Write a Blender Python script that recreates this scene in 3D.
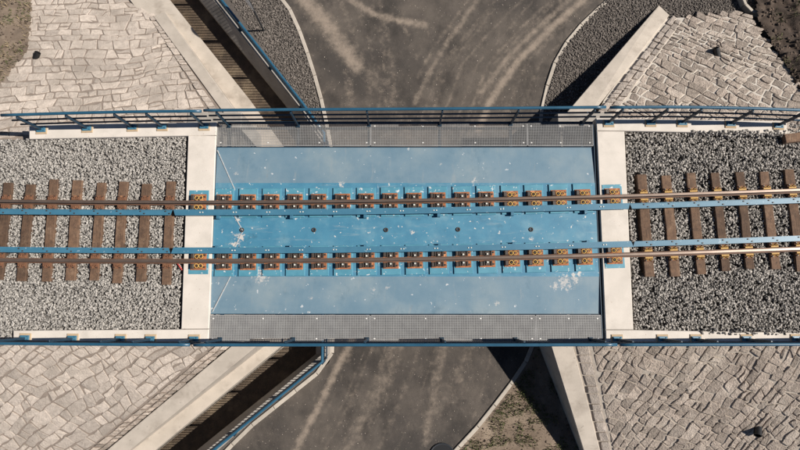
import bpy, bmesh, math, random
import numpy as np
from mathutils import Vector, Matrix, Euler
from mathutils.geometry import tessellate_polygon

for o in list(bpy.data.objects): bpy.data.objects.remove(o)
SC = bpy.context.scene
COL = SC.collection
random.seed(7); RNG = np.random.default_rng(7)

# ------------------------------------------------------------------ camera, sky, sun, exposure
FPX, H = 590.0, 15.1            # focal length in px of an 800 px wide picture, height over the deck
TILT = math.atan2(78.0, FPX)
cam_d = bpy.data.cameras.new('camera'); cam = bpy.data.objects.new('camera', cam_d); COL.objects.link(cam)
cam_d.sensor_width = 36; cam_d.lens = 36*FPX/800; cam_d.clip_end = 3000; cam_d.clip_start = .1
cam.location = (0, 0, H); cam.rotation_euler = (TILT, 0, 0)
SC.camera = cam

SUN_EL, SUN_AZ = math.radians(45.5), math.radians(0.8)     # shadows fall to the left, along the bridge
sdir = Vector((math.cos(SUN_EL)*math.cos(SUN_AZ), math.cos(SUN_EL)*math.sin(SUN_AZ), math.sin(SUN_EL)))
W = bpy.data.worlds.new('World'); SC.world = W; W.use_nodes = True
nt = W.node_tree; nt.nodes.clear()
sky = nt.nodes.new('ShaderNodeTexSky'); sky.sky_type = 'NISHITA'; sky.sun_disc = False
sky.air_density = .6; sky.dust_density = .3; sky.altitude = 600; sky.sun_elevation = SUN_EL; sky.sun_rotation = math.radians(90) - SUN_AZ
bg = nt.nodes.new('ShaderNodeBackground'); bg.inputs[1].default_value = .05
wo = nt.nodes.new('ShaderNodeOutputWorld')
nt.links.new(sky.outputs[0], bg.inputs[0]); nt.links.new(bg.outputs[0], wo.inputs[0])
sl = bpy.data.lights.new('sun', 'SUN'); so = bpy.data.objects.new('sun', sl); COL.objects.link(so)
sl.energy = 5.0; sl.angle = math.radians(.55); sl.color = (1, .95, .88)
so.rotation_euler = sdir.to_track_quat('Z', 'Y').to_euler(); so.location = (30, 0, 40)
SC.view_settings.view_transform = 'Standard'; SC.view_settings.look = 'None'
SC.view_settings.exposure = .42; SC.view_settings.gamma = 1
SC.view_settings.use_curve_mapping = False
SC.render.engine = 'CYCLES'

# ------------------------------------------------------------------ helpers
RM = np.array(Euler((TILT, 0, 0)).to_matrix())
def ray(u, v): return RM @ np.array([(u-400)/FPX, (225-v)/FPX, -1.0])
def P(u, v, z=0.0):                       # plan position of a point seen at (u,v) that lies at height z
    d = ray(u, v); t = (z-H)/d[2]; return Vector((d[0]*t, d[1]*t, z))
def PP(u, v, pl):                         # the same on a sloping plane z = c + a x + b y
    d = ray(u, v); c, a, b = pl; t = (c-H)/(d[2]-a*d[0]-b*d[1]); return Vector((d[0]*t, d[1]*t, H+d[2]*t))
def plane3(p, q, r):
    A = np.array([[1, p.x, p.y], [1, q.x, q.y], [1, r.x, r.y]]); return tuple(np.linalg.solve(A, [p.z, q.z, r.z]))
def pz(pl, x, y): return pl[0]+pl[1]*x+pl[2]*y

def link(o, parent=None):
    COL.objects.link(o)
    if parent is not None: o.parent = parent
    return o
def mesh(name, v, f, m=None, smooth=False):
    me = bpy.data.meshes.new(name); me.from_pydata([tuple(x) for x in v], [], f); me.update()
    for x in (m if isinstance(m, (list, tuple)) else [m]):
        if x: me.materials.append(x)
    if smooth: me.polygons.foreach_set('use_smooth', [True]*len(me.polygons))
    return me
def fixn(me):
    bm = bmesh.new(); bm.from_mesh(me); bmesh.ops.recalc_face_normals(bm, faces=bm.faces); bm.to_mesh(me); bm.free(); return me
def obj(name, v, f, m, parent=None, loc=None, smooth=False, fix=False):
    me = mesh(name, v, f, m, smooth)
    if fix: fixn(me)
    o = bpy.data.objects.new(name, me)
    if loc is not None: o.location = loc
    return link(o, parent)
def inst(name, me, parent=None, loc=(0, 0, 0), rz=0.0):
    o = bpy.data.objects.new(name, me); o.location = loc; o.rotation_euler = (0, 0, rz); return link(o, parent)
def empty(name, loc=(0, 0, 0), rz=0):
    o = bpy.data.objects.new(name, None); o.location = loc; o.rotation_euler = (0, 0, rz); o.empty_display_size = .2; return link(o)
def tag(o, label=None, cat=None, group=None, kind=None):
    if label: o['label'] = label
    if cat: o['category'] = cat
    if group: o['group'] = group
    if kind: o['kind'] = kind
    return o

class MB:
    def __init__(s): s.v = []; s.f = []
    def add(s, v, f):
        n = len(s.v); s.v += [tuple(x) for x in v]; s.f += [tuple(i+n for i in q) for q in f]; return s
    def box(s, x0, x1, y0, y1, z0, z1, ch=0.0):
        if ch <= 0:
            return s.add([(x0,y0,z0),(x1,y0,z0),(x1,y1,z0),(x0,y1,z0),(x0,y0,z1),(x1,y0,z1),(x1,y1,z1),(x0,y1,z1)],
                         [(3,2,1,0),(4,5,6,7),(0,1,5,4),(1,2,6,5),(2,3,7,6),(3,0,4,7)])
        c = ch
        return s.add([(x0,y0,z0),(x1,y0,z0),(x1,y1,z0),(x0,y1,z0),(x0,y0,z1-c),(x1,y0,z1-c),(x1,y1,z1-c),(x0,y1,z1-c),
                      (x0+c,y0+c,z1),(x1-c,y0+c,z1),(x1-c,y1-c,z1),(x0+c,y1-c,z1)],
                     [(3,2,1,0),(8,9,10,11)]+[(i,(i+1)%4,(i+1)%4+4,i+4) for i in range(4)]+[(i+4,(i+1)%4+4,(i+1)%4+8,i+8) for i in range(4)])
    def prism(s, pts, z0, ch=0.0):               # pts: (x,y,z) top outline counter-clockwise, straight down to z0
        n = len(pts); pts = [Vector(p) for p in pts]
        if sum(pts[i].x*pts[(i+1)%n].y-pts[(i+1)%n].x*pts[i].y for i in range(n)) < 0: pts = pts[::-1]
        bot = [(p.x, p.y, z0) for p in pts]
        if ch <= 0:
            return s.add(bot+[tuple(p) for p in pts], [tuple(range(n-1, -1, -1)), tuple(range(n, 2*n))]+[(i,(i+1)%n,(i+1)%n+n,i+n) for i in range(n)])
        ins = []
        for i in range(n):
            a, b, c = pts[i-1], pts[i], pts[(i+1)%n]
            d1 = (b-a).xy.normalized(); d2 = (c-b).xy.normalized(); n1 = Vector((-d1.y, d1.x)); n2 = Vector((-d2.y, d2.x))
            m = (n1+n2); m = m/max(.3, m.length_squared)*2*ch
            ins.append((b.x+m.x, b.y+m.y, b.z))
        mid = [(p.x, p.y, p.z-ch) for p in pts]
        return s.add(bot+mid+ins, [tuple(range(n-1, -1, -1)), tuple(range(2*n, 3*n))]+[(i,(i+1)%n,(i+1)%n+n,i+n) for i in range(n)]
                     +[(i+n,(i+1)%n+n,(i+1)%n+2*n,i+2*n) for i in range(n)])
    def tube(s, pts, r, n=8, cap=True):
        pts = [Vector(p) for p in pts]; rings = []; up = Vector((0, 0, 1))
        for i, p in enumerate(pts):
            t = (pts[min(i+1, len(pts)-1)]-pts[max(i-1, 0)]).normalized()
            u = up if abs(t.z) < .9 else Vector((1, 0, 0))
            a = t.cross(u).normalized(); b = a.cross(t)
            rings.append([tuple(p+a*math.cos(2*math.pi*k/n)*r+b*math.sin(2*math.pi*k/n)*r) for k in range(n)])
        v = [q for R in rings for q in R]; f = []
        for i in range(len(pts)-1):
            for k in range(n): f.append((i*n+k, (i+1)*n+k, (i+1)*n+(k+1)%n, i*n+(k+1)%n))
        if cap: f += [tuple(range(n)), tuple(range(len(v)-1, len(v)-n-1, -1))]
        return s.add(v, f)
    def cyl(s, x, y, z0, z1, r, n=8, r1=None):
        r1 = r if r1 is None else r1
        v = [(x+r*math.cos(2*math.pi*k/n), y+r*math.sin(2*math.pi*k/n), z0) for k in range(n)]+[(x+r1*math.cos(2*math.pi*k/n), y+r1*math.sin(2*math.pi*k/n), z1) for k in range(n)]
        return s.add(v, [tuple(range(n-1, -1, -1)), tuple(range(n, 2*n))]+[(k, (k+1)%n, (k+1)%n+n, k+n) for k in range(n)])
    def torus(s, x, y, z, R, r, n=12, m=5, tilt=(0, 0)):
        v = []; f = []
        for i in range(n):
            a = 2*math.pi*i/n
            for j in range(m):
                b = 2*math.pi*j/m; q = R+r*math.cos(b); px, py = q*math.cos(a), q*math.sin(a)
                v.append((x+px, y+py, z+r*math.sin(b)+px*tilt[0]+py*tilt[1]))
        for i in range(n):
            for j in range(m): f.append((i*m+j, ((i+1)%n)*m+j, ((i+1)%n)*m+(j+1)%m, i*m+(j+1)%m))
        return s.add(v, f)
    def loft(s, rows, ):                          # rows of equally many points
        n = len(rows[0]); return s.add([q for r in rows for q in r], [(i*n+k, i*n+k+1, (i+1)*n+k+1, (i+1)*n+k) for i in range(len(rows)-1) for k in range(n-1)])
    def mesh(s, name, m, smooth=False, fix=False):
        me = mesh(name, s.v, s.f, m, smooth); return fixn(me) if fix else me
    def obj(s, name, m, parent=None, loc=None, smooth=False, fix=False): return obj(name, s.v, s.f, m, parent, loc, smooth, fix)

# ------------------------------------------------------------------ materials
def mat(name, c1, c2=None, scale=3.0, rough=.8, bump=0.0, bscale=60.0, metal=0.0, var=0.0, src='object', c3=None, s3=.6, t3=(.5, .7),
        speck=None, sps=25, spt=(.62, .66), spec=.4, det=8.0, bdist=.02, streaks=()):
    m = bpy.data.materials.new(name); m.use_nodes = True; t = m.node_tree; N = t.nodes; L = t.links
    b = N['Principled BSDF']; b.inputs['Roughness'].default_value = rough; b.inputs['Metallic'].default_value = metal
    b.inputs['Specular IOR Level'].default_value = spec
    g = N.new('ShaderNodeNewGeometry'); pos = g.outputs['Position']
    def noise(sc, de=det, ro=.6):
        n = N.new('ShaderNodeTexNoise'); n.inputs['Scale'].default_value = sc; n.inputs['Detail'].default_value = de; n.inputs['Roughness'].default_value = ro
        L.new(pos, n.inputs['Vector']); return n.outputs['Fac']
    def ramp(x, lo, hi):
        r = N.new('ShaderNodeMapRange'); r.interpolation_type = 'SMOOTHSTEP'; r.inputs[1].default_value = lo; r.inputs[2].default_value = hi; L.new(x, r.inputs[0]); return r.outputs[0]
    def mix(f, a, bb):
        x = N.new('ShaderNodeMix'); x.data_type = 'RGBA'
        L.new(f, x.inputs[0]) if not isinstance(f, float) else setattr(x.inputs[0], 'default_value', f)
        for k, c in ((6, a), (7, bb)):
            if isinstance(c, tuple): x.inputs[k].default_value = (*c, 1)
            else: L.new(c, x.inputs[k])
        return x.outputs[2]
    c = mix(ramp(noise(scale), .3, .7), c1, c2 or c1)
    if c3: c = mix(ramp(noise(s3), *t3), c, c3)
    for col, vec, lo, hi, amt in streaks:        # stretched stains, scratches and grain
        mp = N.new('ShaderNodeMapping'); mp.inputs['Scale'].default_value = vec; L.new(pos, mp.inputs['Vector'])
        n = N.new('ShaderNodeTexNoise'); n.inputs['Scale'].default_value = 1; n.inputs['Detail'].default_value = 9; n.inputs['Roughness'].default_value = .68; L.new(mp.outputs[0], n.inputs['Vector'])
        r_ = ramp(n.outputs['Fac'], lo, hi); mu = N.new('ShaderNodeMath'); mu.operation = 'MULTIPLY'; mu.inputs[1].default_value = amt; L.new(r_, mu.inputs[0]); c = mix(mu.outputs[0], c, col)
    if speck: c = mix(ramp(noise(sps, 3), *spt), c, speck)
    if var:
        if src == 'object': r = N.new('ShaderNodeObjectInfo').outputs['Random']
        else: r = g.outputs['Random Per Island']
        mr = N.new('ShaderNodeMapRange'); mr.inputs[3].default_value = 1-var; mr.inputs[4].default_value = 1+var; L.new(r, mr.inputs[0])
        hs = N.new('ShaderNodeHueSaturation'); L.new(mr.outputs[0], hs.inputs['Value']); L.new(c, hs.inputs['Color']); c = hs.outputs[0]
    if bump:
        bn = N.new('ShaderNodeBump'); bn.inputs['Strength'].default_value = bump; bn.inputs['Distance'].default_value = bdist
        L.new(noise(bscale, 6, .65), bn.inputs['Height']); L.new(bn.outputs[0], b.inputs['Normal'])
    L.new(c, b.inputs['Base Color'])
    return m
def mat_attr(m, attr, col, gain=1.0, nscale=6.0, lo=.35, hi=.65, nw=.9):   # lay a dirt / wear colour where a vertex attribute says so, broken up by noise
    t = m.node_tree; N = t.nodes; L = t.links; b = N['Principled BSDF']; src = b.inputs['Base Color'].links[0].from_socket
    a = N.new('ShaderNodeAttribute'); a.attribute_name = attr
    g = N.new('ShaderNodeNewGeometry'); n = N.new('ShaderNodeTexNoise'); n.inputs['Scale'].default_value = nscale; n.inputs['Detail'].default_value = 8; n.inputs['Roughness'].default_value = .7
    L.new(g.outputs['Position'], n.inputs['Vector'])
    ad = N.new('ShaderNodeMath'); ad.operation = 'MULTIPLY_ADD'; L.new(n.outputs['Fac'], ad.inputs[0]); ad.inputs[1].default_value = nw; L.new(a.outputs['Fac'], ad.inputs[2])
    r = N.new('ShaderNodeMapRange'); r.interpolation_type = 'SMOOTHSTEP'; r.inputs[1].default_value = lo+nw/2; r.inputs[2].default_value = hi+nw/2; r.inputs[4].default_value = gain; L.new(ad.outputs[0], r.inputs[0])
    x = N.new('ShaderNodeMix'); x.data_type = 'RGBA'; L.new(r.outputs[0], x.inputs[0]); L.new(src, x.inputs[6]); x.inputs[7].default_value = (*col, 1)
    L.new(x.outputs[2], b.inputs['Base Color']); return m

CONC = mat('pale_concrete', (.60, .54, .475), (.53, .48, .42), 2.2, .85, .25, 70, c3=(.48, .43, .375), s3=1.1, t3=(.5, .75), speck=(.40, .31, .26), sps=16, spt=(.66, .72))
COPE = mat('weathered_coping_concrete', (.47, .41, .345), (.39, .34, .285), 1.7, .88, .3, 60, c3=(.30, .255, .21), s3=1.3, t3=(.5, .72), streaks=[((.25, .21, .17), (1.1, 2.4, 1), .54, .74, .6), ((.52, .46, .39), (3, 3, 1), .58, .74, .5)], speck=(.22, .19, .16), sps=12, spt=(.66, .74))
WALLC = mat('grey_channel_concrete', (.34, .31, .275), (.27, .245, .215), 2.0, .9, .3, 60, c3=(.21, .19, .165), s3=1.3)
FLOORM = mat('channel_bed', (.085, .058, .036), (.045, .031, .019), 4.0, .6, .8, 18, c3=(.15, .11, .07), s3=1.4, spec=.5)
BLUE = mat('blue_deck_paint', (.043, .162, .252), (.062, .202, .292), 2.2, .5, .06, 40, c3=(.13, .255, .32), s3=1.4, t3=(.48, .75), speck=(.48, .48, .46), sps=8, spt=(.645, .69), spec=.45, streaks=[((.24, .30, .32), (1.0, 7, 1), .55, .72, .55), ((.03, .09, .14), (2.2, 2.6, 1), .56, .74, .6), ((.20, .15, .11), (3.0, 9, 1), .62, .78, .5), ((.46, .50, .50), (3, 40, 1), .68, .74, .6)])
BLUEG = mat('greyish_blue_paint', (.105, .180, .235), (.14, .212, .262), 1.3, .6, .06, 40, c3=(.20, .255, .28), s3=.7, t3=(.42, .75), speck=(.42, .44, .45), sps=7, spt=(.68, .71), spec=.4, streaks=[((.055, .12, .17), (1.6, 1.2, 1), .54, .74, .6), ((.25, .27, .27), (6, 1.0, 1), .56, .74, .5), ((.19, .15, .12), (5, 2.2, 1), .62, .78, .4)])  # greyer blue for the side plates, mottled and streaked
BPAD = mat('blue_pad_paint', (.06, .205, .275), (.085, .25, .325), 4, .5, .05, 40, speck=(.5, .52, .52), sps=11, spt=(.63, .66))
BRAIL = mat('dark_blue_railing_paint', (.007, .024, .044), (.009, .032, .056), 4, .45, .03, 40, spec=.5)
BHAND = mat('blue_handrail_paint', (.017, .072, .122), (.024, .09, .148), 3, .33, .03, 40, spec=.55)
BGUARD = mat('blue_guard_paint', (.040, .135, .205), (.052, .16, .235), 2.5, .42, .05, 50, speck=(.30, .38, .43), sps=11, spt=(.67, .71), spec=.5)
GALV = mat('galvanised_steel', (.31, .305, .295), (.25, .245, .24), 3.5, .65, .05, 60, metal=.1, spec=.4)
CLIPW = mat('pale_zinc_clip', (.62, .60, .56), None, 3, .5)
DARKST = mat('dark_oiled_steel', (.035, .028, .024), (.06, .045, .035), 20, .5, .1, 80, spec=.5)
NUT = mat('bare_nut_steel', (.66, .65, .58), (.5, .48, .42), 30, .5)
RUST = mat('orange_rust_plate', (.40, .14, .05), (.20, .07, .03), 16, .8, .25, 90, c3=(.55, .25, .12), s3=9)
RAILM = mat('rusty_rail_side', (.115, .06, .036), (.15, .08, .05), 6, .62, .15, 60, spec=.5)
RAILT = mat('worn_rail_head', (.16, .115, .09), (.20, .15, .12), 3, .36, .04, 60, metal=.55, spec=.6)
SRUST = mat('brown_rust_plate', (.19, .088, .046), (.13, .06, .034), 16, .85, .25, 90, c3=(.32, .16, .08), s3=10, t3=(.55, .75))
YEL = mat('ochre_spring_clip', (.52, .33, .10), (.42, .25, .07), 20, .6)
WOOD = mat('weathered_sleeper_wood', (.142, .083, .050), (.088, .052, .033), 9, .85, .6, 45, var=.32, c3=(.195, .125, .08), s3=3.5, t3=(.5, .75), speck=(.045, .03, .022), sps=22, spt=(.62, .68), streaks=[((.045, .028, .019), (38, 2.5, 1), .52, .66, .75), ((.25, .17, .115), (30, 2.0, 1), .58, .72, .6)])
BAL_L = mat('pale_ballast', (.345, .32, .29), (.265, .245, .22), 18, .85, .3, 80, var=.38, src='island')
BAL_R = mat('grey_ballast', (.31, .285, .255), (.22, .20, .18), 18, .85, .3, 80, var=.75, src='island')
BALBED = mat('ballast_bed', (.16, .145, .13), (.11, .10, .09), 20, .95, .6, 60)
GRAV = mat('gravel_chips', (.165, .142, .123), (.105, .09, .078), 14, .9, .2, 80, var=.6, src='island')
GRAVBED = mat('fine_gravel_ground', (.115, .098, .085), (.07, .06, .053), 30, .95, .8, 55, c3=(.13, .112, .096), s3=1.0)
ASPH = mat('asphalt_with_grit', (.105, .087, .072), (.072, .06, .05), 1.6, .9, .45, 60, c3=(.048, .041, .036), s3=.5, t3=(.42, .66), speck=(.24, .20, .165), sps=13, spt=(.67, .73), streaks=[((.028, .024, .021), (.9, .5, 1), .47, .66, .75), ((.17, .138, .11), (2.6, 1.3, 1), .58, .76, .6), ((.030, .026, .023), (24, 20, 1), .54, .70, .5), ((.19, .16, .13), (30, 30, 1), .60, .72, .45)])
mat_attr(ASPH, 'dust', (.30, .24, .188), .85, 5.0, .05, .8, 1.1)
SOIL = mat('dry_brown_soil', (.20, .152, .112), (.125, .092, .067), 3.0, .95, .9, 22, c3=(.27, .21, .155), s3=1.5)
DSOIL = mat('dark_brown_soil', (.072, .05, .037), (.04, .028, .02), 4.0, .95, .9, 22, c3=(.11, .08, .06), s3=1.5)
CLOD = mat('soil_clod', (.10, .072, .053), (.06, .043, .032), 9, .95, .5, 50, var=.5, src='island')
GRASS = mat('grass_blade', (.12, .135, .045), (.075, .09, .032), 4, .7, var=.45, src='island')
STRAW = mat('dry_grass_blade', (.30, .235, .14), (.20, .15, .09), 4, .8, var=.4, src='island')
ST_L = mat('cream_paving_stone', c1=(.48, .41, .35), c2=(.36, .305, .258), scale=9, rough=.9, bump=.9, bscale=22, bdist=.035, var=.17, speck=(.29, .24, .20), sps=15, spt=(.64, .74), c3=(.33, .28, .235), s3=1.0, t3=(.45, .72))
ST_R = mat('buff_paving_stone', (.45, .37, .305), (.29, .238, .195), 11, .9, 1.0, 20, bdist=.05, var=.28, speck=(.20, .165, .14), sps=17, spt=(.62, .72), c3=(.50, .425, .355), s3=1.6, t3=(.45, .72))
MOR_L = mat('cream_mortar', (.235, .19, .155), (.18, .145, .12), 6, .95, .3, 60)
MOR_R = mat('pale_mortar', (.46, .40, .335), (.36, .31, .26), 6, .95, .4, 50)
MOR_T = mat('white_mortar', (.60, .54, .47), (.50, .45, .385), 6, .95, .4, 50)
KERB = mat('kerb_concrete', (.43, .38, .32), (.36, .315, .265), 4, .9, .25, 60, var=.08)
BLACK = mat('black_plastic', (.012, .012, .013), None, 3, .45)
DGREY = mat('dark_pole_paint', (.03, .032, .036), None, 3, .5)
WHITE = mat('white_sign_face', (.75, .75, .73), None, 3, .4)
RED = mat('red_sign_rim', (.5, .03, .03), None, 3, .4)
REDT = mat('red_tape', (.45, .06, .05), None, 3, .5)

GZ = -3.1                                     # road level under the bridge
# ------------------------------------------------------------------ plan lines
def ext(p, q, d): return q + (q-p).normalized()*d
def line(pxs, z): return [P(u, v, z) for u, v in pxs]
CL = line([(170, 0), (250, 100), (284, 147), (280, 347), (170, 438)], -3.0)
CR = line([(200, 0), (282, 100), (317, 147), (316, 354), (197, 450)], -3.36)
CP = line([(213.5, 0), (296, 103), (325, 147), (325, 352), (218, 441)], -3.0)
WR = line([(221, 0), (302, 102), (331, 147), (331, 352), (224, 445)], -3.0)
for C in (CL, CR, CP, WR):
    C.insert(0, ext(C[1], C[0], 5)); C.append(ext(C[-2], C[-1], 5))
KL = line([(282.4, 0), (292.5, 13), (301, 35), (311, 63.6), (320, 95), (326, 122), (331, 150), (333, 200), (333, 300), (332, 350), (330, 363), (246, 430), (227, 450)], -3.0)
KR = line([(608, 0), (588, 17), (569, 39), (557.5, 56), (549, 81), (543, 103), (540, 140), (540, 250), (538, 330), (533, 352), (516, 378), (505, 393), (480, 425), (455, 452)], -3.0)
for K in (KL, KR): K.insert(0, ext(K[1], K[0], 6)); K.append(ext(K[-2], K[-1], 6))
def fx(K):
    a = sorted(K, key=lambda p: p.y); ys = [p.y for p in a]; xs = [p.x for p in a]
    return lambda y: float(np.interp(y, ys, xs))
xl, xr, xw = fx(KL), fx(KR), fx(WR)

# track centre line, from the two rails (gently curved)
pts = [(0, 230.2), (200, 231.2), (400, 229.8), (600, 225.5), (800, 219.1)]
wp = [P(u, v, .21) for u, v in pts]
q2, q1, q0 = np.polyfit([p.x for p in wp], [p.y for p in wp], 2)
def tc(x): return q0+q1*x+q2*x*x
def ta(x): return math.atan(q1+2*q2*x)
def toff(x, o): a = ta(x); return Vector((x-math.sin(a)*o, tc(x)+math.cos(a)*o, 0))
def tx(u, v, z):                              # track station of a point seen in the picture
    return P(u, v, z).x

# ------------------------------------------------------------------ ground, road, verges
out = [Vector((-600, -600, 0)), Vector((600, -600, 0)), Vector((600, 600, 0)), Vector((-600, 600, 0))]
hole = CL + WR[::-1]
allv = out + hole
tri = tessellate_polygon([out, hole])
tag(obj('ground', [(p.x, p.y, GZ-.06) for p in allv], [tuple(t) for t in tri], GRAVBED, fix=True), kind='structure')

ys = [-11, -9, -7]+list(np.arange(-5.5, 11.2, .055))+[12, 13, 14, 16]
NX = 130
dust_lines = [([(295, -12), (333, 32), (356, 66)], 11, .55), ([(340, -8), (373, 14), (395, 20), (425, 26)], 5, .5), ([(402, 26), (409, 36)], 3, .35),
              ([(478, 0), (443, 49), (427, 78), (414, 104)], 4, .36), ([(468, 0), (433, 49), (417, 78)], 3, .22),
              ([(590, -6), (547, 32), (518, 61), (491, 100), (478, 130)], 5, .56), ([(575, -6), (536, 30), (507, 58), (482, 92)], 4, .40),
              ([(352, 340), (321, 401), (295, 452)], 4.5, .52), ([(443, 345), (432, 404), (426, 440)], 7, .30), ([(400, 345), (385, 380), (352, 440)], 8, .26),
              ([(370, 70), (390, 100), (405, 130)], 14, .22), ([(345, 60), (352, 105)], 6, .25), ([(470, 345), (450, 400)], 12, .2)]
rr = random.Random(3)
for k in range(16):                              # faint wheel marks following the bend above the bridge
    t = rr.uniform(0, 1); u0, u1 = 470+150*t, 385+130*t
    dust_lines.append(([(u0+rr.uniform(-8, 8), -12), (u0+(u1-u0)*.42, 32), (u0+(u1-u0)*.72, 64), (u1, 135)], rr.uniform(1.2, 3.2), rr.uniform(.12, .26)))
for k in range(12):
    t = rr.uniform(0, 1); u0, u1 = 345+150*t, 285+175*t
    dust_lines.append(([(u0, 342), ((u0+u1)/2+4, 400), (u1, 460)], rr.uniform(1.2, 4), rr.uniform(.12, .26)))
for k in range(7):
    t = rr.uniform(0, 1); u0, u1 = 300+120*t, 345+70*t
    dust_lines.append(([(u0, -12), ((u0+u1)/2+5, 40), (u1+5, 90), (u1, 135)], rr.uniform(1.5, 5), rr.uniform(.12, .28)))
DL = [([P(u, v, GZ) for u, v in l], w/31.0, a) for l, w, a in dust_lines]
rows = []; dust = []
for y in ys:
    a, b = xl(y)-.03, xr(y)+.03
    rows.append([(a+(b-a)*k/NX, y, GZ+.03*math.sin(math.pi*k/NX)) for k in range(NX+1)])
R_ = np.array(rows).reshape(-1, 3); dv = np.zeros(len(R_))
for l, w, amp in DL:
    best = np.full(len(R_), 9.0)
    for p, q in zip(l[:-1], l[1:]):
        d = np.array([q.x-p.x, q.y-p.y]); L2 = (d**2).sum(); t = np.clip(((R_[:, :2]-[p.x, p.y])@d)/L2, 0, 1)
        best = np.minimum(best, np.hypot(*(R_[:, :2]-[p.x, p.y]-t[:, None]*d).T))
    dv = np.maximum(dv, amp*np.clip(1.25-best/w, 0, 1))
m_ = MB().loft(rows); road = m_.obj('road', ASPH, smooth=True); tag(road, kind='structure')
at = road.data.attributes.new('dust', 'FLOAT', 'POINT'); at.data.foreach_set('value', dv.astype(np.float32))

yt = list(np.arange(2.0, 12, .3)); yb = list(np.arange(-10, 2.01, .3))
v1 = MB().loft([[(xw(y)-.05, y, GZ+.06), (xl(y)-.04, y, GZ+.05)] for y in yb+yt[1:]]).obj('gravel_verge', GRAVBED); tag(v1, kind='structure')
v2 = MB().loft([[(xr(y)+.04, y, GZ+.05), (15, y, GZ+.05)] for y in yt]).obj('gravel_verge', GRAVBED); tag(v2, kind='structure')
v3 = MB().loft([[(xr(y)+.04, y, GZ+.05), (15, y, GZ+.05)] for y in yb]).obj('earth_verge', SOIL); tag(v3, kind='structure')

# kerbs, stone by stone
def resample(pl, step):
    pl = [Vector(p) for p in pl]; out = [pl[0].copy()]; acc = 0.0
    for p, q in zip(pl[:-1], pl[1:]):
        d = (q-p).length; t = step-acc
        while t <= d: out.append(p.lerp(q, t/d)); t += step
        acc = (acc+d) % step
    return out
def kerb(K, label, side):
    root = empty('kerb', (K[len(K)//2].x, K[len(K)//2].y, GZ)); tag(root, label, 'kerb')
    pl = [p for p in resample(K, .8) if -6.5 < p.y < 11.5]
    for p, q in zip(pl[:-1], pl[1:]):
        d = (q-p).normalized(); n = Vector((-d.y, d.x, 0))*.06; p2 = p+d*.006; q2_ = q-d*.006; dz = random.uniform(-.006, .006)
        MB().prism([(*(c.xy-root.location.xy), -3.0-.045*side+dz-GZ) for c in (p2-n, q2_-n, q2_+n, p2+n)], -.2, .012).obj('kerb_stone', KERB, root)
kerb(KL, 'pale concrete kerb between the road and the drainage channel railing', 0)
kerb(KR, 'curved pale concrete kerb on the wing wall side of the road, right', 1)

# drainage channel
ch = MB().loft([[(a.x-.2, a.y, -3.82), (a.x*.5+b.x*.5, a.y*.5+b.y*.5, -3.84), (b.x+.2, b.y, -3.82)] for a, b in zip(CL, CR)]).obj('drainage_channel', FLOORM)
for v_ in ch.data.vertices:
    if v_.co.y < 0: v_.co.z -= .45
tag(ch, kind='structure')
def strip(A, B, zt, zb, name, m, parent):
    mb = MB(); n = len(A)
    mb.add([(p.x, p.y, zt) for p in A]+[(p.x, p.y, zt) for p in B]+[(p.x, p.y, zb) for p in A]+[(p.x, p.y, zb) for p in B],
           [(i, i+1, n+i+1, n+i) for i in range(n-1)]+[(i, 2*n+i, 2*n+i+1, i+1) for i in range(n-1)]+[(n+i, n+i+1, 3*n+i+1, 3*n+i) for i in range(n-1)])
    return mb.obj(name, m, parent, fix=True)
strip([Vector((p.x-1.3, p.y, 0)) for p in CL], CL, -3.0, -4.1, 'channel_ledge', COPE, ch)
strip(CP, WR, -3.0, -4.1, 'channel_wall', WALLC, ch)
n_ = len(CP); MB().add([tuple(p) for p in CP]+[tuple(p) for p in CR]+[(p.x, p.y, -4.1) for p in CR], [(i, i+1, n_+i+1, n_+i) for i in range(n_-1)]+[(n_+i, n_+i+1, 2*n_+i+1, 2*n_+i) for i in range(n_-1)]).obj('battered_face', WALLC, ch, fix=True)

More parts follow.
